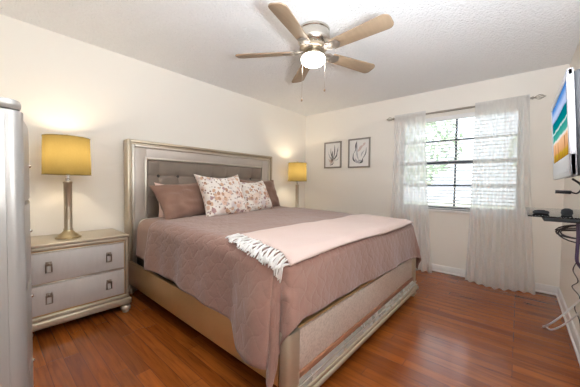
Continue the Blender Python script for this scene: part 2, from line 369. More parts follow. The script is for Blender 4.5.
# window: dark double-hung sash, sill, glass
wr = bpy.data.objects.new('window_1', None); C.objects.link(wr); wr.location = (XW, (WY0+WY1)/2, WZ0); struct(wr, 'double-hung window with dark muntins')
hw, hh = (WY1-WY0)/2, WZ1-WZ0
f = MB()
for a, b in (((.055, -hw, 0), (.115, -hw+.035, hh)), ((.055, hw-.035, 0), (.115, hw, hh)), ((.055, -hw, hh-.04), (.115, hw, hh)), ((.055, -hw, 0), (.115, hw, .05))): f.box(a, b, .003)
f.build('window_frame', 'winframe', wr)
f = MB().box((.05, -hw+.03, .615), (.10, hw-.03, .66), .003); f.build('meeting_rail', 'winframe', wr)
f = MB()
for z in (.325, .925): f.box((.068, -hw+.03, z-.011), (.088, hw-.03, z+.011))
f.box((.068, -.012-.02, .05), (.088, .012-.02, hh-.04)); f.build('muntin', 'winframe', wr)
MB().box((.076, -hw+.03, .04), (.080, hw-.03, hh-.03)).build('pane', 'glass', wr, smooth=False)
MB().box((-.025, -hw-.03, -.028), (.054, hw+.03, .0), .004).build('window_sill', 'white', wr)
# blind
bl = thing('window_blind', 'white horizontal slat blind hanging in the window opening', 'blind', (XW+.026, (WY0+WY1)/2, WZ1))
MB().box((-.024, -hw+.01, -.052), (.022, hw-.01, -.001), .003).build('head_rail', 'blind', bl)
f = MB(); n = 27
for k in range(n):
    z = -.075-k*(hh-.12)/(n-1)
    f.box((-.0125, -hw+.012, z-.0008), (.0125, hw-.012, z+.0008), rot=Matrix.Rotation(R(-34), 4, 'Y'))
f.build('slats', 'blind', bl, smooth=False)
MB().box((-.012, -hw+.012, -hh+.008), (.012, hw-.012, -hh+.022), .003).build('bottom_rail', 'blind', bl)
f = MB()
for y in (-hw+.15, 0.05, hw-.15): f.tube([(-.014, y, -.05), (-.014, y, -hh+.02)], .0012, 5)
f.build('ladder_cord', 'blind', bl)

# ------------------------------------------------------------ outside
struct(MB().box((XW+T, -14, -.6), (30, 16, -.4)).build('ground', 'lawn', smooth=False), 'lawn outside the window')
def tree(x, y, h, r, label):
    t = thing('tree', label, 'tree', (x, y, -.4), group=None)
    MB().tube([(0, 0, 0), (.05, .03, h*.3), (.0, .1, h*.62), (.05, .12, h*.9)], [.16, .13, .10, .04], 10).build('trunk', 'bark', t)
    f = MB(); rnd = random.Random(int(x*10+y*7))
    for k in range(900):
        a = rnd.uniform(0, 2*PI); q = rnd.uniform(-1, 1); rr = r*rnd.uniform(.45, 1)**.6
        c = Vector((rr*math.cos(a)*math.sqrt(1-q*q), rr*math.sin(a)*math.sqrt(1-q*q), h*.68+rr*q*.85))
        d = Vector((rnd.gauss(0, 1), rnd.gauss(0, 1), rnd.gauss(0, 1))).normalized(); e = d.orthogonal().normalized(); s_ = rnd.uniform(.07, .16)
        vs = [f.b.verts.new(c+p) for p in (d*s_, e*s_*.55, -d*s_, -e*s_*.55)]; f.b.faces.new(vs)
    f.build('foliage', 'leaf', t, smooth=False)
tree(9.0, 3.0, 4.2, 1.7, 'green leafy tree seen through the left panes of the window')
tree(11.0, -1.2, 4.0, 1.5, 'green leafy tree seen through the right panes of the window')

# ------------------------------------------------------------ curtains and rod
rd = thing('curtain_rod', 'pewter curtain rod with caged oval finials above the window', 'curtain rod', (3.93, .67, 2.125))
MB().tube([(0, -.74, 0), (0, .74, 0)], .011, 12).build('rod', 'rod', rd)
MB().tube([(.001, -.2, .0), (.001, .2, .0)], .0135, 12).build('sleeve', 'rod', rd)
for s in (-1, 1):
    f = MB()
    f.lathe([(.011, 0), (.017, .004), (.017, .012), (.009, .016), (.009, .022)], (0, s*.74, 0), 12, Matrix.Rotation(-s*PI/2, 4, 'X'))
    for k in range(6):
        a = k*PI/3
        f.tube([(math.cos(a+.9*q)*.026*math.sin(PI*q)+.0, s*(.76+.085*q), math.sin(a+.9*q)*.026*math.sin(PI*q)) for q in lin(0, 1, 11)], .0028, 5)
    f.sphere((0, s*.848, 0), .006, seg=8)
    f.build('finial', 'rod', rd)
    MB().box((.0, s*.70-.006, -.006), (XW-3.93-.004, s*.70+.006, .006)).lathe([(0, 0), (.022, 0), (.022, .006), (0, .006)], (XW-3.93-.007, s*.70, 0), 14, Matrix.Rotation(PI/2, 4, 'Y')).build('bracket', 'rod', rd)
def curtain(y0t, y1t, y0b, y1b, label, nf, seed, puddle):
    def f(u, v):
        t = 1-v; e = t**1.4
        y0 = y0t+(y0b-y0t)*e; y1 = y1t+(y1b-y1t)*e
        rip = noise.noise((u*3.1+seed, v*1.3, seed))
        amp = .010+.017*t**.8
        y = y0+(y1-y0)*(u+.012*math.sin(u*nf*PI+1.3*rip)*(1-t))
        x = 3.93+amp*math.sin(u*nf*2*PI+1.6*rip*t)+.02*noise.noise((u*7+seed, v*2, 1.7))*t
        x -= (.055+puddle*math.sin(PI*min(1, u*1.15))**2)*t**3
        z = 2.142*v+.004
        k = max(0, min(1, (v-.90)/.075)); k = k*k*(3-2*k); x = x*(1-k)+(3.93-.0175+.002*math.sin(u*nf*2*PI))*k
        if v > .985: z = 2.142+(v-.985)*1.4; x = 3.93-.0185+.0015*math.sin(u*nf*4*PI)
        z += .0
        return (x, y, max(.004, z))
    o = MB().grid(f, lin(0, 1, 160), [0, .004, .01]+lin(.02, .97, 60)+[.982, .986, .993, 1]).build('sheer_curtain', 'sheer', ang=180)
    return tag(o, label, 'curtain', 'sheer curtain panels on the rod')
curtain(1.40, .99, 1.45, .845, 'white sheer curtain panel hanging left of the clear panes, partly behind the bed', 7, 2.2, .0)
curtain(.435, -.055, .475, -.165, 'white sheer curtain panel hanging right of the clear panes, nearest the television wall', 8, 9.1, .10)

# ------------------------------------------------------------ pictures
def leaf_shape(f, p, q, w, z, bend=.15, n=12):
    p, q = Vector(p)*1.22, Vector(q)*1.22; w *= 1.2; d = q-p; nrm = Vector((-d.y, d.x)); L_, R_ = [], []
    for i in range(n+1):
        t = i/n; c = p+d*t+nrm*bend*math.sin(PI*t); ww = w*math.sin(PI*min(1, t*.93+.05))**.8
        nn = nrm.normalized(); L_.append(c+nn*ww); R_.append(c-nn*ww)
    va = [f.b.verts.new((z, -a.x, a.y)) for a in L_]; vb = [f.b.verts.new((z, -a.x, a.y)) for a in R_]
    for i in range(n): f.b.faces.new((va[i], va[i+1], vb[i+1], vb[i]))
def picture(yc, zc, w, h, label, kind):
    t = thing('framed_picture', label, 'picture', (XW-.001, yc, zc), group='botanical pictures')
    b = .025; f = MB()
    for lo, hi in (((-.02, -w/2, -h/2), (0, -w/2+b, h/2)), ((-.02, w/2-b, -h/2), (0, w/2, h/2)), ((-.02, -w/2, h/2-b), (0, w/2, h/2)), ((-.02, -w/2, -h/2), (0, w/2, -h/2+b))): f.box(lo, hi, .003)
    f.build('frame', 'frame', t)
    MB().box((-.008, -w/2+.01, -h/2+.01), (-.002, w/2-.01, h/2-.01)).build('print', 'paper', t, smooth=False)
    d1, d2, d3 = MB(), MB(), MB(); zz = -.0095
    if kind == 0:      # spiky tuft of leaves rising from one root
        r = Vector((.01, -.06))
        for q, ww, bd in (((-.03, .10), .006, .1), ((.03, .14), .008, -.05), ((.075, .10), .008, -.15), ((.07, .05), .009, -.2), ((.00, .06), .010, .1), ((.055, -.02), .010, -.1)): leaf_shape(d1, r, q, ww, zz, bd)
        for q, ww, bd in (((-.07, .07), .004, .2), ((-.06, .02), .008, .2), ((.105, -.03), .006, -.3), ((-.04, -.03), .016, .1), ((.10, .13), .004, -.1)): leaf_shape(d2, r, q, ww, zz-.0004, bd)
        for q, ww, bd in (((-.06, -.09), .016, .2), ((-.045, -.13), .012, .1), ((-.075, -.05), .010, .3)): leaf_shape(d3, r, q, ww, zz-.0008, bd)
        leaf_shape(d1, (.02, -.10), (-.05, -.14), .006, zz, .2)
    else:              # two curved branches meeting at the foot
        for p, q, ww, bd in (((.0, -.135), (-.075, .01), .010, .28), ((-.07, 0), (-.03, .14), .006, -.06), ((.0, -.135), (.055, -.07), .013, -.25), ((.05, -.08), (.10, .07), .006, -.12), ((-.055, .06), (-.03, .16), .008, .05)): leaf_shape(d1, p, q, ww, zz, bd)
        for p, q, ww, bd in (((-.0, -.10), (-.02, .10), .010, .1), ((.0, -.13), (-.05, -.07), .018, .2), ((.03, -.05), (.075, .03), .008, .1), ((-.02, -.12), (.04, -.10), .014, .1)): leaf_shape(d2, p, q, ww, zz-.0004, bd)
        for p, q, ww, bd in (((.0, .03), (.06, .10), .018, .1), ((-.02, .02), (.03, .05), .014, .1), ((.06, .09), (.09, .13), .014, .1)): leaf_shape(d3, p, q, ww, zz-.0008, bd)
    d1.build('dark_leaves', 'ink', t, smooth=False); d2.build('pale_leaves', 'inkpale', t, smooth=False); d3.build('pink_petals', 'inkpink', t, smooth=False)
picture(2.478, 1.672, .345, .455, 'framed botanical print of a dark spiky tuft of leaves, nearer the corner lamp', 0)
picture(1.985, 1.675, .385, .475, 'framed botanical print of two curved branches, nearer the window', 1)

# ------------------------------------------------------------ bed frame
bed = thing('bed_frame', 'wide champagne silver bed frame with tufted headboard on the hardwood floor', 'bed', (1.967, .82, 0))
BX0, BX1 = .950-1.967, 2.988-1.967; HBY = 2.98-.82; WB = YH-.82-.018
hbz = 1.585
hb = MB().box((BX0+.02, HBY+.055, .08), (BX1-.02, WB, hbz-.03)).build('headboard', 'silver_flat', bed)
def rect_frame(x0, x1, z0, z1, w, y0, y1, bev=.006):
    f = MB(); f.box((x0, y0, z0), (x0+w, y1, z1), bev); f.box((x1-w, y0, z0), (x1, y1, z1), bev); f.box((x0+w-.0004, y0, z1-w), (x1-w+.0004, y1, z1), bev); return f
rect_frame(BX0+.05, BX1-.05, .09, hbz-.05, .14, HBY, HBY+.06, .003).build('flat_panel', 'silver_flat', hb)
rect_frame(BX0, BX1, .05, hbz, .030, HBY-.035, WB, .009).build('outer_moulding', 'silver', hb)
rect_frame(BX0+.030, BX1-.030, .1, hbz-.030, .016, HBY-.012, HBY+.03, .004).build('dark_groove', 'steel', hb)
rect_frame(BX0+.046, BX1-.046, .1, hbz-.046, .026, HBY-.022, HBY+.03, .010).build('bead_moulding', 'shiny', hb)
IX0, IX1, IZ1 = 1.122-1.967, 2.813-1.967, 1.418
rect_frame(IX0, IX1, .4, IZ1, .020, HBY-.012, HBY+.04, .007).build('inner_trim', 'shiny', hb)
bx = [1.27+.2197*k-1.967 for k in range(7)]; bz = [1.228, 1.01, .80]
def tuft(u, v):
    x = IX0+.016+(IX1-IX0-.032)*u; z = .55+(IZ1-.016-.55)*v
    d = 0
    for k, zz in enumerate(bz):
        for xx in bx:
            q = ((x-xx)**2+(z-zz)**2); d += .008*math.exp(-q/.0006)+.016*math.exp(-q/.0035)
            # pleats between neighbouring buttons
        d += .008*math.exp(-((z-zz)/.012)**2)
    for xx in bx: d += .006*math.exp(-((x-xx)/.012)**2)*(1 if z < 1.24 else .4)
    e = min(u*(IX1-IX0), (1-u)*(IX1-IX0), (1-v)*.85)
    y = HBY-.004+.03*math.exp(-e/.012)+d
    return (x, y, z)
MB().grid(tuft, lin(0, 1, 240), lin(0, 1, 110)).build('tufted_panel', 'tuft', hb, ang=180)
for zz in bz[:2]:
    for xx in bx: MB().sphere((xx, HBY+.026, zz), .017, (1, .5, 1), 12).build('button', 'button', hb)
# side rails
for s, x in ((0, .962-1.967), (1, 2.973-1.967)):
    f = MB().box((x-.015, .06, .14), (x+.015, HBY-.01, .362), .004); f.build('side_rail', 'bronze', bed)
# slat deck the mattress lies on
MB().box((BX0+.05, .07, .27), (BX1-.05, HBY-.02, .30)).build('slat_deck', 'dark', bed)
# footboard
fb = MB().box((BX0+.02, .012, .10), (BX1-.02, .055, .428), .004).build('footboard', 'bronze', bed)
MB().box((BX0+.085, .0, .195), (BX1-.085, .02, .415), .003).build('embossed_panel', 'emboss', fb)
MB().box((BX0+.06, -.012, .172), (BX1-.06, .02, .203), .004).build('reflection_strip', 'strip', fb)  # mirror bevel, coloured brown as if reflecting the floor
f = MB(); P = [(-.010, .176), (-.010, .168), (-.030, .128), (-.030, .122), (.02, .122), (.02, .176)]
f.prism(P, BX0+.03, BX1-.03, mtx=Matrix(((0, 0, 1, 0), (1, 0, 0, 0), (0, 1, 0, 0), (0, 0, 0, 1)))); f.build('mirror_strip', 'mirror', fb, ang=20)
f = MB().box((BX0+.005, -.040, .098), (BX1-.005, .05, .124), .009, 3).box((BX0-.006, -.050, .072), (BX1+.006, .05, .102), .012, 3); f.build('base_moulding', 'silver', fb)
MB().box((BX0+.01, -.03, .148), (BX1-.01, -.022, .153), .002).build('mirror_bead', 'shiny', fb)
for s in (-1, 1):
    xx = (BX0+.035) if s < 0 else (BX1-.035)
    MB().prism([(xx+.05*math.copysign(abs(math.cos(a))**.5, math.cos(a)), .018+.036*math.copysign(abs(math.sin(a))**.5, math.sin(a))) for a in lin(0, 2*PI, 41)[:-1]], .122, .432, .008).build('corner_post', 'strip' if False else 'silver', fb)
foot_prof = [(0, 0), (.020, 0), (.024, .006), (.022, .012), (.036, .022), (.040, .036), (.034, .050), (.024, .056), (.028, .064), (0, .064)]
for xx, yy in ((BX0+.05, .0), (BX1-.05, .0), (BX0+.05, WB-.05), (BX1-.05, WB-.05)):
    MB().lathe([(r_, z*1.13) for r_, z in foot_prof], (xx, yy, 0), 20).build('bun_foot', 'silver', bed)

# ------------------------------------------------------------ mattress and bedding
mt = thing('mattress', 'white mattress mostly hidden under the brown bedding, bare at the headboard end', 'mattress', (1.967, 1.93, .302))
MB().box((-.955, -1.0, 0), (.955, 1.0, .215), .04, 3).build('box_spring', 'dark', mt)
MB().box((-.945, -1.0, .22), (.945, 1.015, .485), .07, 4).build('mattress_pad', 'mattress', mt)

XA, XB, YF, ZT = 1.045, 2.92, .92, .800        # cloth support: left, right, foot edge, top
def drape(a, b, off=0.0, wob=1.0):
    """cloth point: a across from the left edge, b from the foot edge; negative hangs over"""
    Wd = XB-XA; da = -a if a < 0 else (a-Wd if a > Wd else 0); db = -b if b < 0 else 0
    d = math.hypot(da, db); sx = -1 if a < 0 else 1
    px = XA+min(max(a, 0), Wd); py = YF+max(b, 0)
    r = .09
    if d > 0:
        th = math.atan2(db, da)
        corner = math.sin(2*th)
        d *= 1+(.03 if sx < 0 else .0)*corner**2*(min(1, d/.3))
        hs = .075 if sx < 0 else .16               # flare of the sides
        fl = hs*math.cos(th)**2+.15*math.sin(th)**2+.06*corner
        arc_l = r*PI/2
        if d < arc_l: h = r*math.sin(d/r); v = r*(1-math.cos(d/r))
        else:
            e = d-arc_l; h = r+fl*e; v = r+e*math.sqrt(max(0, 1-fl*fl))
        g = min(1, d/.35)**1.5*wob
        # soft vertical folds in the hanging cloth
        if db < da: h += g*(.012*math.sin(b*9+.6)+.008*math.sin(b*21+2))*(1-.5*corner)
        else: h += g*(.010*math.sin(a*6+1.2)+.005*math.sin(a*17))
        h += g*.035*math.sin(th*6+.3)*corner**2
        if sx < 0 and da > db: h += g*wob*(.045*math.exp(-((b-.10)/.10)**2)-.022*math.exp(-((b-.33)/.07)**2))
        t2 = PI/2*(th/(PI/2))**1.6 if sx < 0 else th
        cx, cy = math.cos(t2), math.sin(t2)
        px += sx*(h+off)*cx; py -= (h+off)*cy
        z = ZT-v+off*(1 if v < r else .15)+off*0
    else: z = ZT+off
    z += .030*(min(max(b, 0), 2)-.8)*(.25+.75*min(max(a/Wd, 0), 1))
    if d < .06:
        z += .010*noise.noise((a*2.3, b*2.3, .5))*wob+.004*noise.noise((a*7, b*7, 2.5))*wob
    return Vector((px, py, z))
def hemL(b):
    k = max(0, min(1, (.36-b)/.16)); k = k*k*(3-2*k)
    return .445+.05*max(0, min(1, (1.4-b)/1.1))**1.5+.008*math.sin(b*5)+.105*k
def hemF(a):
    t = max(0, min(1, a/(XB-XA))); return .352+.012*math.sin(t*5.0+.2)+.075*t*t
hemR = lambda b: .40
WD = XB-XA
def quilt_f(u, v):
    # u in [-1,2]: <0 left drop, 0..1 top, >1 right drop ; v in [-1,1]: <0 foot drop
    b = v*1.52 if v >= 0 else v*hemF(max(0, min(1, u))*WD)
    if u < 0: a = u*hemL(max(b, 0))
    elif u > 1: a = WD+(u-1)*hemR(max(b, 0))
    else: a = u*WD
    return drape(a, b)
us = lin(-1, 0, 30)[:-1]+lin(0, 1, 90)+lin(1, 2, 26)[1:]
vs = lin(-1, 0, 30)[:-1]+lin(0, 1, 80)
q = MB(); t = bmesh.new(); ly = t.loops.layers.uv.new('UVMap')
def quv(u, v):
    return ((u*.42 if u < 0 else (u*WD if u <= 1 else WD+(u-1)*.33)), (v*1.52 if v >= 0 else v*.37))
V = [[t.verts.new(quilt_f(u, v)) for u in us] for v in vs]
for j in range(len(vs)-1):
    for i in range(len(us)-1):
        fc = t.faces.new((V[j][i], V[j][i+1], V[j+1][i+1], V[j+1][i]))
        for lp, (a_, b_) in zip(fc.loops, ((us[i], vs[j]), (us[i+1], vs[j]), (us[i+1], vs[j+1]), (us[i], vs[j+1]))): lp[ly].uv = quv(a_, b_)
q._merge(t)
tag(q.build('bedspread', 'quilt', ang=180, solid=.010), 'mauve brown quilted bedspread draped over the bed and its footboard', 'bedspread')
# brown under sheet showing at the head end
def sheet_f(u, v):
    b = 1.40+.40*v; 
    a = u*.40 if u < 0 else (u*WD if u <= 1 else WD+(u-1)*.34)
    p = drape(a, b, -.006, .6); return p
tag(MB().grid(sheet_f, lin(-1, 0, 22)[:-1]+lin(0, 1, 40)+lin(1, 2, 18)[1:], lin(0, 1, 24)).build('flat_sheet', 'sheet', ang=180, solid=.004), 'brown flat sheet tucked over the mattress beside the headboard', 'sheet')

# throw blanket with knotted fringe at both ends
TA0, TA1 = -.05, WD+.06
def throw_edge(u):
    b0 = -.10+.03*u+.010*math.sin(u*6.5); b1 = .45+.04*u+.008*math.sin(u*9)
    return b0, b1
def throw_f(u, v):
    b0, b1 = throw_edge(u); sk = .02*math.sin(v*7)
    a = TA0+.10*v*max(0, 1-u*1.5)+(TA1-TA0)*u; b = b0+(b1-b0)*v
    p = drape(a, b, .019+.004*noise.noise((a*5, b*9, 3.3))); return p
tw = thing('throw_blanket', 'blush pink throw blanket with white tassel fringe laid across the foot of the bed', 'throw', (1.967, 1.1, .78))
o = MB().grid(lambda u, v: throw_f(u, v)-Vector((1.967, 1.1, .78)), lin(0, 1, 120), lin(0, 1, 40)).build('blanket_cloth', 'throw', tw, ang=180, solid=.006)
for u0, nm in ((0, 'left'), (1, 'right')):
    f = MB(); n = 34
    for k in range(n):
        v = (k+.5)/n; s_ = -1 if u0 == 0 else 1
        p0 = throw_f(u0, v); ln = .085+.02*random.random(); b0, b1 = throw_edge(u0); b = b0+(b1-b0)*v
        a0 = TA0+.10*v if u0 == 0 else TA1
        for st in range(2):
            db = random.uniform(-.022, .022); pts = []
            for q_ in lin(0, 1, 6):
                pts.append(drape(a0+s_*ln*q_, b+db*q_*q_+.006*math.sin(q_*5+k), .021+.006*math.sin(q_*4+k*2.1))-Vector((1.967, 1.1, .78)))
            f.tube(pts, [.0035, .006, .005, .0055, .006, .003], 5)
    f.build('fringe', 'fringe', tw)

# ------------------------------------------------------------ pillows
def pillow(name, m, w, h, t, c, lean, roll, yaw, label, group, seed, ear=.10, wr=.012):
    f = MB(); n = 40
    for side in (1, -1):
        def g(u, v):
            x = w/2*u*(1-ear*(1-v*v)*u*u); y = h/2*v*(1-ear*(1-u*u)*v*v)
            k = max(0, (1-u**4)*(1-v**4))**.55
            z = side*t/2*k*(1+.15*noise.noise((u*1.3+seed, v*1.3, side)))
            z += wr*k**.5*(1-k*.4)*noise.noise((u*3.5+seed, v*3.5+seed, side*3.))
            y -= .02*(1-u*u)*max(0, v)   # slight sag of the top edge
            return (x, y, z)
        us_ = [math.sin(q_*PI/2) for q_ in lin(-1, 1, n)]
        f.grid(g, us_, us_)
    if True: bmesh.ops.remove_doubles(f.b, verts=f.b.verts, dist=1e-5); bmesh.ops.recalc_face_normals(f.b, faces=f.b.faces)
    o = f.build(name, m, ang=180)
    o.matrix_world = Matrix.Translation(c) @ Matrix.Rotation(R(yaw), 4, 'Z') @ Matrix.Rotation(R(90-lean), 4, 'X') @ Matrix.Rotation(R(roll), 4, 'Z')
    return tag(o, label, 'pillow', group)
pillow('pillow', 'pinkcase', .60, .42, .10, (1.50, 2.90, .95), 12, 0, 0, 'pale pink pillow peeking out behind the left brown sham', 'bed pillows', 1.1)
pillow('pillow_sham', 'sham', .76, .43, .19, (1.49, 2.68, .985), 38, 6, 0, 'brown pillow sham at the left, beside the lamp nearest the camera', 'bed pillows', 2.3, ear=.06, wr=.035)
pillow('pillow_sham', 'sham', .74, .46, .16, (2.60, 2.82, 1.01), 22, 0, 0, 'brown pillow sham at the right, behind the second floral cushion', 'bed pillows', 4.4, wr=.02)
pillow('floral_cushion', 'floral', .50, .44, .16, (2.32, 2.61, 1.0), 26, 3, 0, 'right floral cushion, lower and tucked behind the other floral cushion', 'floral cushions', 7.7)
pillow('floral_cushion', 'floral', .58, .52, .18, (1.73, 2.45, 1.02), 24, 2, 0, 'left floral cushion, tallest and frontmost, leaning on the brown sham', 'floral cushions', 9.3, ear=.16)

# ------------------------------------------------------------ nightstands
def handle(parent, x, y, z, m='pull'):
    f = MB().box((x-.018, y-.008, z-.006), (x+.018, y, z+.028), .003)
    f.sphere((x, y-.014, z+.012), .009, seg=10)
    w, h_ = .017, .052
    f.tube([(x-w, y-.012, z+.010), (x+w, y-.012, z+.010), (x+w, y-.010, z-h_), (x-w, y-.010, z-h_)], .0052, 6, True)
    
    return f.build('handle', m, parent)
def nightstand(x0, x1, label):
    w = x1-x0; t = thing('nightstand', label, 'nightstand', ((x0+x1)/2, 2.62, 0), group='nightstands')
    D = YH-.02-2.62
    MB().box((-w/2+.012, .012, .14), (w/2-.012, D, .665), .004)  .build('body', 'bronze', t)
    MB().box((-w/2-.004, -.010, .668), (w/2+.004, D, .692), .006, 3).build('top', 'silver', t)
    MB().box((-w/2+.002, -.002, .640), (w/2-.002, D-.002, .668), .009, 3).build('top_moulding', 'silver', t)
    for s in (-1, 1):
        MB().box((s*(w/2-.012)-.013, .0, .15), (s*(w/2-.012)+.013, .03, .645), .009, 3).build('corner_moulding', 'silver', t)
    for z0, z1 in ((.172, .385), (.402, .622)):
        d = MB().box((-w/2+.034, -.004, z0), (w/2-.034, .02, z1), .004).build('drawer', 'drawer', t)
        for hx in (-.19, .19): handle(d, hx, -.004, (z0+z1)/2+.02)
        MB().box((-w/2+.028, -.001, z1+.003), (w/2-.028, .018, z1+.011), .003).build('drawer_bead', 'shiny', d)
    MB().box((-w/2-.004, -.012, .128), (w/2+.004, D, .160), .010, 3).box((-w/2-.018, -.026, .072), (w/2+.018, D, .130), .014, 3).build('base_moulding', 'silver', t)
    for sx in (-1, 1):
        for y in (.02, D-.06): MB().lathe([(r_*1.02, z*1.18) for r_, z in foot_prof], (sx*(w/2-.022), y-.012, 0), 20).build('bun_foot', 'silver', t)
    return t
ns = nightstand(.165, .845, 'silver two-drawer nightstand left of the bed, beside the tall chest')
n2 = copy_tree(ns); n2.location.x = 3.43; n2['label'] = 'silver nightstand in the corner on the far side of the bed'

# ------------------------------------------------------------ table lamps
def lamp(x, y, label):
    t = thing('table_lamp', label, 'lamp', (x, y, .693), group='table lamps')
    MB().lathe([(0, 0), (.086, 0), (.088, .006), (.084, .012), (.070, .018), (.066, .026), (.046, .040), (.034, .054), (.030, .066), (0, .066)], (0, 0, 0), 40).build('base', 'brass', t)
    MB().lathe([(.030, .064), (.033, .070), (.029, .076), (.0275, .080), (.0275, .440), (.031, .447), (.031, .457), (.024, .461), (0, .461)], (0, 0, 0), 32).build('column', 'steel', t)
    MB().lathe([(0, .459), (.012, .461), (.011, .468), (.017, .472), (.017, .480), (.010, .485), (.010, .495), (.016, .495), (.016, .56), (0, .56)], (0, 0, 0), 20).build('neck', 'chrome', t)
    sh = MB().lathe([(.156, .515), (.150, .815)], (0, 0, 0), 64).build('lamp_shade', 'shade', t, ang=180)
    for nm, zz, rr in (('shade_rim', .515, .1565), ('shade_rim', .815, .1505)):
        MB().tube([(rr*math.cos(a), rr*math.sin(a), zz) for a in lin(0, 2*PI, 65)[:-1]], .0022, 6, True).build(nm, 'shade', sh)
    f = MB()
    for k in range(3):
        a = k*2*PI/3; f.tube([(0, 0, .79), (.15*math.cos(a), .15*math.sin(a), .812)], .0018, 5)
    f.tube([(.022, 0, .55), (.05, 0, .62), (.05, 0, .72), (.0, 0, .79)], .0018, 5); f.tube([(-.022, 0, .55), (-.05, 0, .62), (-.05, 0, .72), (.0, 0, .79)], .0018, 5)
    f.build('harp', 'nickel', sh)
    MB().lathe([(0, .788), (.008, .79), (.005, .806), (.011, .818), (.012, .828), (.007, .838), (0, .841)], (0, 0, 0), 14).build('finial', 'brass', t)
    MB().lathe([(.013, .56), (.016, .575), (.030, .615), (.028, .64), (.012, .66), (0, .664)], (0, 0, 0), 16).build('bulb', 'bulb', t)
    l = bpy.data.lights.new('bulb_light', 'POINT'); l.energy = LAMP_W; l.color = (1, .84, .60); l.shadow_soft_size = .035
    lo = bpy.data.objects.new('bulb_light', l); C.objects.link(lo); lo.parent = t; lo.location = (0, 0, .70)
    return t
l1 = lamp(.462, 2.80, 'gold drum shade table lamp on the near left nightstand')
l2 = copy_tree(l1); l2.location.x = 3.43; l2['label'] = 'gold drum shade table lamp in the corner beyond the bed'

# ------------------------------------------------------------ tall chest at the left edge
cx0, cx1, cy0, cy1, cz = XL_+.025, .0725, .93, 1.90, 1.350
ch = thing('chest_of_drawers', 'tall silver chest of drawers at the left edge with bowed drawers', 'chest', ((cx0+cx1)/2, cy0, 0))
ox, oy = (cx0+cx1)/2, cy0
def rounded(x0, x1, y0, y1, r, grow=0):
    pts = [(x0-ox, y0-grow-oy)]
    for k in range(9): a = -PI/2+k*PI/16; pts.append((x1+grow-r+r*math.cos(a)-ox, y0-grow+r+r*math.sin(a)-oy))
    for k in range(9): a = k*PI/16; pts.append((x1+grow-r+r*math.cos(a)-ox, y1+grow-r+r*math.sin(a)-oy))
    pts.append((x0-ox, y1+grow-oy)); return pts
MB().prism(rounded(cx0, cx1, cy0, cy1, .028), .09, cz-.028, .002).build('body', 'chest', ch)
MB().box((cx0+.03-ox, -.003, .14), (cx1-.034-ox, .01, cz-.04), .002).build('side_panel', 'chest', ch)
MB().prism(rounded(cx0, cx1-.003, cy0+.001, cy1, .028, .0), cz-.026, cz, .009).build('top', 'chest', ch)
MB().prism(rounded(cx0, cx1, cy0, cy1, .03, .015), .05, .12, .012).build('plinth', 'chest', ch)
zz = [.13, .375, .615, .855, 1.09, 1.318]
for k in range(5):
    y0, y1 = cy0+.07, cy1-.07; out = []
    for q_ in lin(0, 1, 25):
        out.append((cx1+.003+.036*(1-(2*q_-1)**2)-ox, y0+(y1-y0)*q_-oy))
    pts = [(cx1-.03-ox, y0-oy)]+out+[(cx1-.03-ox, y1-oy)]
    d = MB().prism(pts, zz[k]+.005, zz[k+1]-.005, .003).build('drawer', 'chest', ch)
    for yy in (.40, .64):
        xx = cx1+.003+.036*(1-(2*(yy-.07)/(y1-y0)-1)**2)-ox; zc = (zz[k]+zz[k+1])/2
        MB().sphere((xx+.002, yy, zc), .007, seg=10).box((xx-.006, yy-.015, zc-.012), (xx+.0005, yy+.015, zc+.012), .002).build('handle', 'nickel', d)
for yy in (.03, cy1-cy0-.03):
    for xx in (cx0+.05-ox, cx1-.03-ox): MB().lathe([(r_, z*.8) for r_, z in foot_prof], (xx, yy, 0), 16).build('bun_foot', 'chest', ch)

# ------------------------------------------------------------ ceiling fan
FX, FY = 1.83, 1.34
fan = thing('ceiling_fan', 'brushed nickel ceiling fan with five pale oak blades and lit glass bowl', 'ceiling fan', (FX, FY, HC))
MB().lathe([(0, 0), (.128, 0), (.134, -.006), (.134, -.020), (.128, -.026), (.132, -.032), (.134, -.085), (.126, -.112), (.112, -.126), (.092, -.134), (0, -.134)], (0, 0, 0), 48).build('motor_housing', 'nickel', fan)
f = MB().lathe([(.094, -.134), (.112, -.142), (.116, -.156), (.108, -.166), (.080, -.172), (0, -.172)], (0, 0, 0), 40)
f.build('blade_hub', 'steel', fan)
f = MB()
for k in range(20):
    a = 2*PI*k/20; f.box((.1*math.cos(a)-.006, .1*math.sin(a)-.006, -.139), (.1*math.cos(a)+.006, .1*math.sin(a)+.006, -.128), .002)
f.build('vent_ring', 'chrome', fan)
BA0 = -20.8; PITCH = R(-13)
for k in range(5):
    a = R(BA0+72*k); rot = Matrix.Rotation(a, 4, 'Z') @ Matrix.Translation((0, 0, -.185)) @ Matrix.Rotation(PITCH, 4, 'X')
    w0, w1, r0, r1 = .052, .068, .185, .665; o_ = [(r0, -w0), (r1-.045, -w1)]
    for q_ in lin(-PI/2, 0, 7): o_.append((r1-.045+.045*math.cos(q_), -w1+.045+.045*math.sin(q_)))
    for q_ in lin(0, PI/2, 7): o_.append((r1-.045+.045*math.cos(q_), w1-.045+.045*math.sin(q_)))
    o_ += [(r0, w0)]
    bd = MB().prism(o_, -.004, .004, .0015, rot).build('blade', 'blade', fan, ang=30)
    f = MB().box((.085, -.016, .004), (.20, .016, .012), .003)
    f.prism([(.165, -.014), (.19, -.04), (.235, -.042), (.25, -.02), (.262, 0), (.25, .02), (.235, .042), (.19, .04), (.165, .014)], -.010, -.0045, .0015)
    for yy in (-.028, .028): f.tube([(.10, yy*.3, .006), (.15, yy*1.3, .0), (.20, yy, -.007)], .005, 6)
    bmesh.ops.transform(f.b, matrix=rot, verts=f.b.verts); f.build('blade_arm', 'arm', bd)
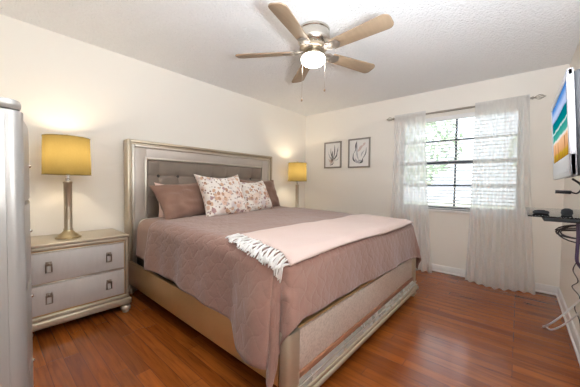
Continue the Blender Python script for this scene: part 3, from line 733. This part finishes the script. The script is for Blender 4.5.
lk = MB().lathe([(.0, -.170), (.060, -.172), (.064, -.190), (.070, -.198), (.088, -.206), (.092, -.214), (.092, -.222), (.0, -.222)], (0, 0, 0), 40).build('light_fitter', 'nickel', fan)
bw = MB().lathe([(.088, -.2225), (.098, -.232), (.101, -.246), (.096, -.262), (.082, -.278), (.060, -.290), (.033, -.297), (0, -.299)], (0, 0, 0), 40).build('glass_bowl', 'bowl', fan, ang=180)
for (dx, dy, z1) in ((-.058, .068, -.590), (.060, -.075, -.508)):
    cpul = MB().tube([(dx, dy, -.20), (dx*1.02, dy*1.02, z1+.02)], .0013, 5).build('pull_chain', 'nickel', fan)
    MB().lathe([(0, 0), (.006, .002), (.009, .010), (.006, .020), (.002, .026), (0, .026)], (dx*1.02, dy*1.02, z1), 12).build('chain_knob', 'knob', cpul)

# ------------------------------------------------------------ television on the right wall
tv = thing('television', 'silver framed flat television showing a beach, tilted on the right wall', 'television', (1.785, YT, 1.398))
tilt = Matrix.Translation((0, YT*-1-.131, 0)) @ Matrix.Rotation(R(-3.4), 4, 'X')
tw_, th_ = .335, .203
def tvb(f): bmesh.ops.transform(f.b, matrix=tilt, verts=f.b.verts); return f
f = MB(); b0 = .028
for lo, hi in (((-tw_, -.02, -th_), (-tw_+b0, .0, th_)), ((tw_-b0, -.02, -th_), (tw_, .0, th_)), ((-tw_, -.02, th_-b0), (tw_, .0, th_)), ((-tw_, -.02, -th_), (tw_, .0, -th_+.088))): f.box(lo, hi, .005)
case = tvb(f).build('bezel', 'tvcase', tv)
tvb(MB().box((-tw_+.018, -.015, -th_+.08), (tw_-.018, -.004, th_-.018))).build('screen', 'beach', tv, smooth=False)
tvb(MB().box((-tw_+.07, -.002, -th_+.018), (tw_-.07, .0015, -th_+.034), .002)).build('speaker_grille', 'tvcase', tv)
tvb(MB().box((-tw_+.004, -.062, -th_+.006), (tw_-.004, -.019, th_-.008), .012, 3).box((-tw_+.06, -.095, -th_+.05), (tw_-.06, -.06, th_-.05), .02, 3)).build('back_cover', 'tvback', tv)
f = MB().box((-.10, .001, -.09), (.10, .02, .09), .003).box((-.03, .018, -.02), (.03, .14, .02), .004); f.build('wall_bracket', 'black', tv)
# ------------------------------------------------------------ glass shelf and gadgets under the television
SZ = 1.035
sf = thing('wall_shelf', 'grey glass wall shelf on a black bracket below the television', 'shelf', (1.80, YT, SZ))
MB().box((-.30, .012, -.006), (.30, .326, .0), .001).build('glass_top', 'shelfglass', sf, smooth=False)
MB().box((-.30, .012, -.021), (.30, .276, -.007), .002).build('support_tray', 'black', sf)
MB().box((-.06, .001, -.13), (.06, .03, .02), .004).build('wall_bracket', 'black', sf)
bx_ = thing('media_player', 'flat oval black media player on the front edge of the glass shelf', 'media player', (1.62, -.075, SZ+.0005))
f = MB().lathe([(0, 0), (.024, 0), (.028, .004), (.027, .010), (.021, .014), (0, .015)], (0, 0, 0), 28); f.build('case', 'black', bx_)
MB().lathe([(.0, .0145), (.013, .0148), (.013, .017), (0, .018)], (0, 0, 0), 20).build('top_cap', 'tvback', bx_)
p2 = MB().lathe([(0, 0), (.016, 0), (.019, .008), (.017, .022), (.008, .028), (0, .029)], (1.62, -.155, SZ+.0005), 20).build('sensor_puck', 'black')
tag(p2, 'small round black sensor on the glass shelf nearer the wall', 'sensor')

def cable(name, pts, r, m, label, cat='cable'):
    return tag(MB().tube(arc(pts, 8), r, 7).build(name, m), label, cat)
# coiled black cable hanging under the shelf
pts = []
for k in range(61):
    a = 2*PI*k/20+.3; q_ = k/60
    pts.append((1.60+.02*math.sin(a*.5), -.195+.078*math.cos(a)-.02*q_, .962+.030*math.sin(a)+.010*math.sin(3*q_*PI)))
tag(MB().tube([(1.66, -.33, 1.0), (1.64, -.31, .985)]+pts+[(1.62, -.33, .99)], .003, 7).build('coiled_cable', 'cable'), 'coiled black cable hanging in loops under the glass shelf', 'cable')
cable('video_connector_cable', [(1.73, -.125, 1.133), (1.73, -.150, 1.132), (1.73, -.175, 1.131), (1.73, -.195, 1.128), (1.71, -.205, 1.15), (1.69, -.195, 1.170), (1.69, -.175, 1.188)], [.008]*17+[.0035]*32, 'cable', 'black cable with a thick plug dangling below the television')
cable('power_cable', [(1.60, -.165, 1.188), (1.57, -.19, 1.16), (1.56, -.25, 1.08), (1.58, -.335, 1.00), (1.60, -.345, .90), (1.62, -.345, .80)], .004, 'cable', 'black power cable running down from the television past the shelf')
cable('purple_cable', [(1.555, -.181, 1.012), (1.55, -.183, .95), (1.55, -.182, .90), (1.56, -.186, .85), (1.62, -.22, .80)], .006, 'purple', 'dark purple cable hanging below the coiled cable')
cable('thin_wall_cable', [(2.92, -.345, .60), (3.09, -.345, .493), (2.84, -.345, .47), (3.10, -.345, .355), (2.74, -.345, .38), (2.93, -.345, .245), (2.69, -.345, .226), (2.60, -.345, .14)], .0035, 'cable', 'thin dark cable zigzagging down the right wall to the baseboard')
cable('white_cable', [(2.72, -.349, .375), (2.742, -.31, .301), (2.73, -.25, .21), (2.80, -.20, .11), (2.96, -.180, .022), (3.02, -.195, .009), (2.97, -.225, .012), (2.91, -.27, .075), (2.80, -.315, .19), (2.70, -.349, .30)], .006, 'whitecable', 'white cable looping on the floor by the right wall')
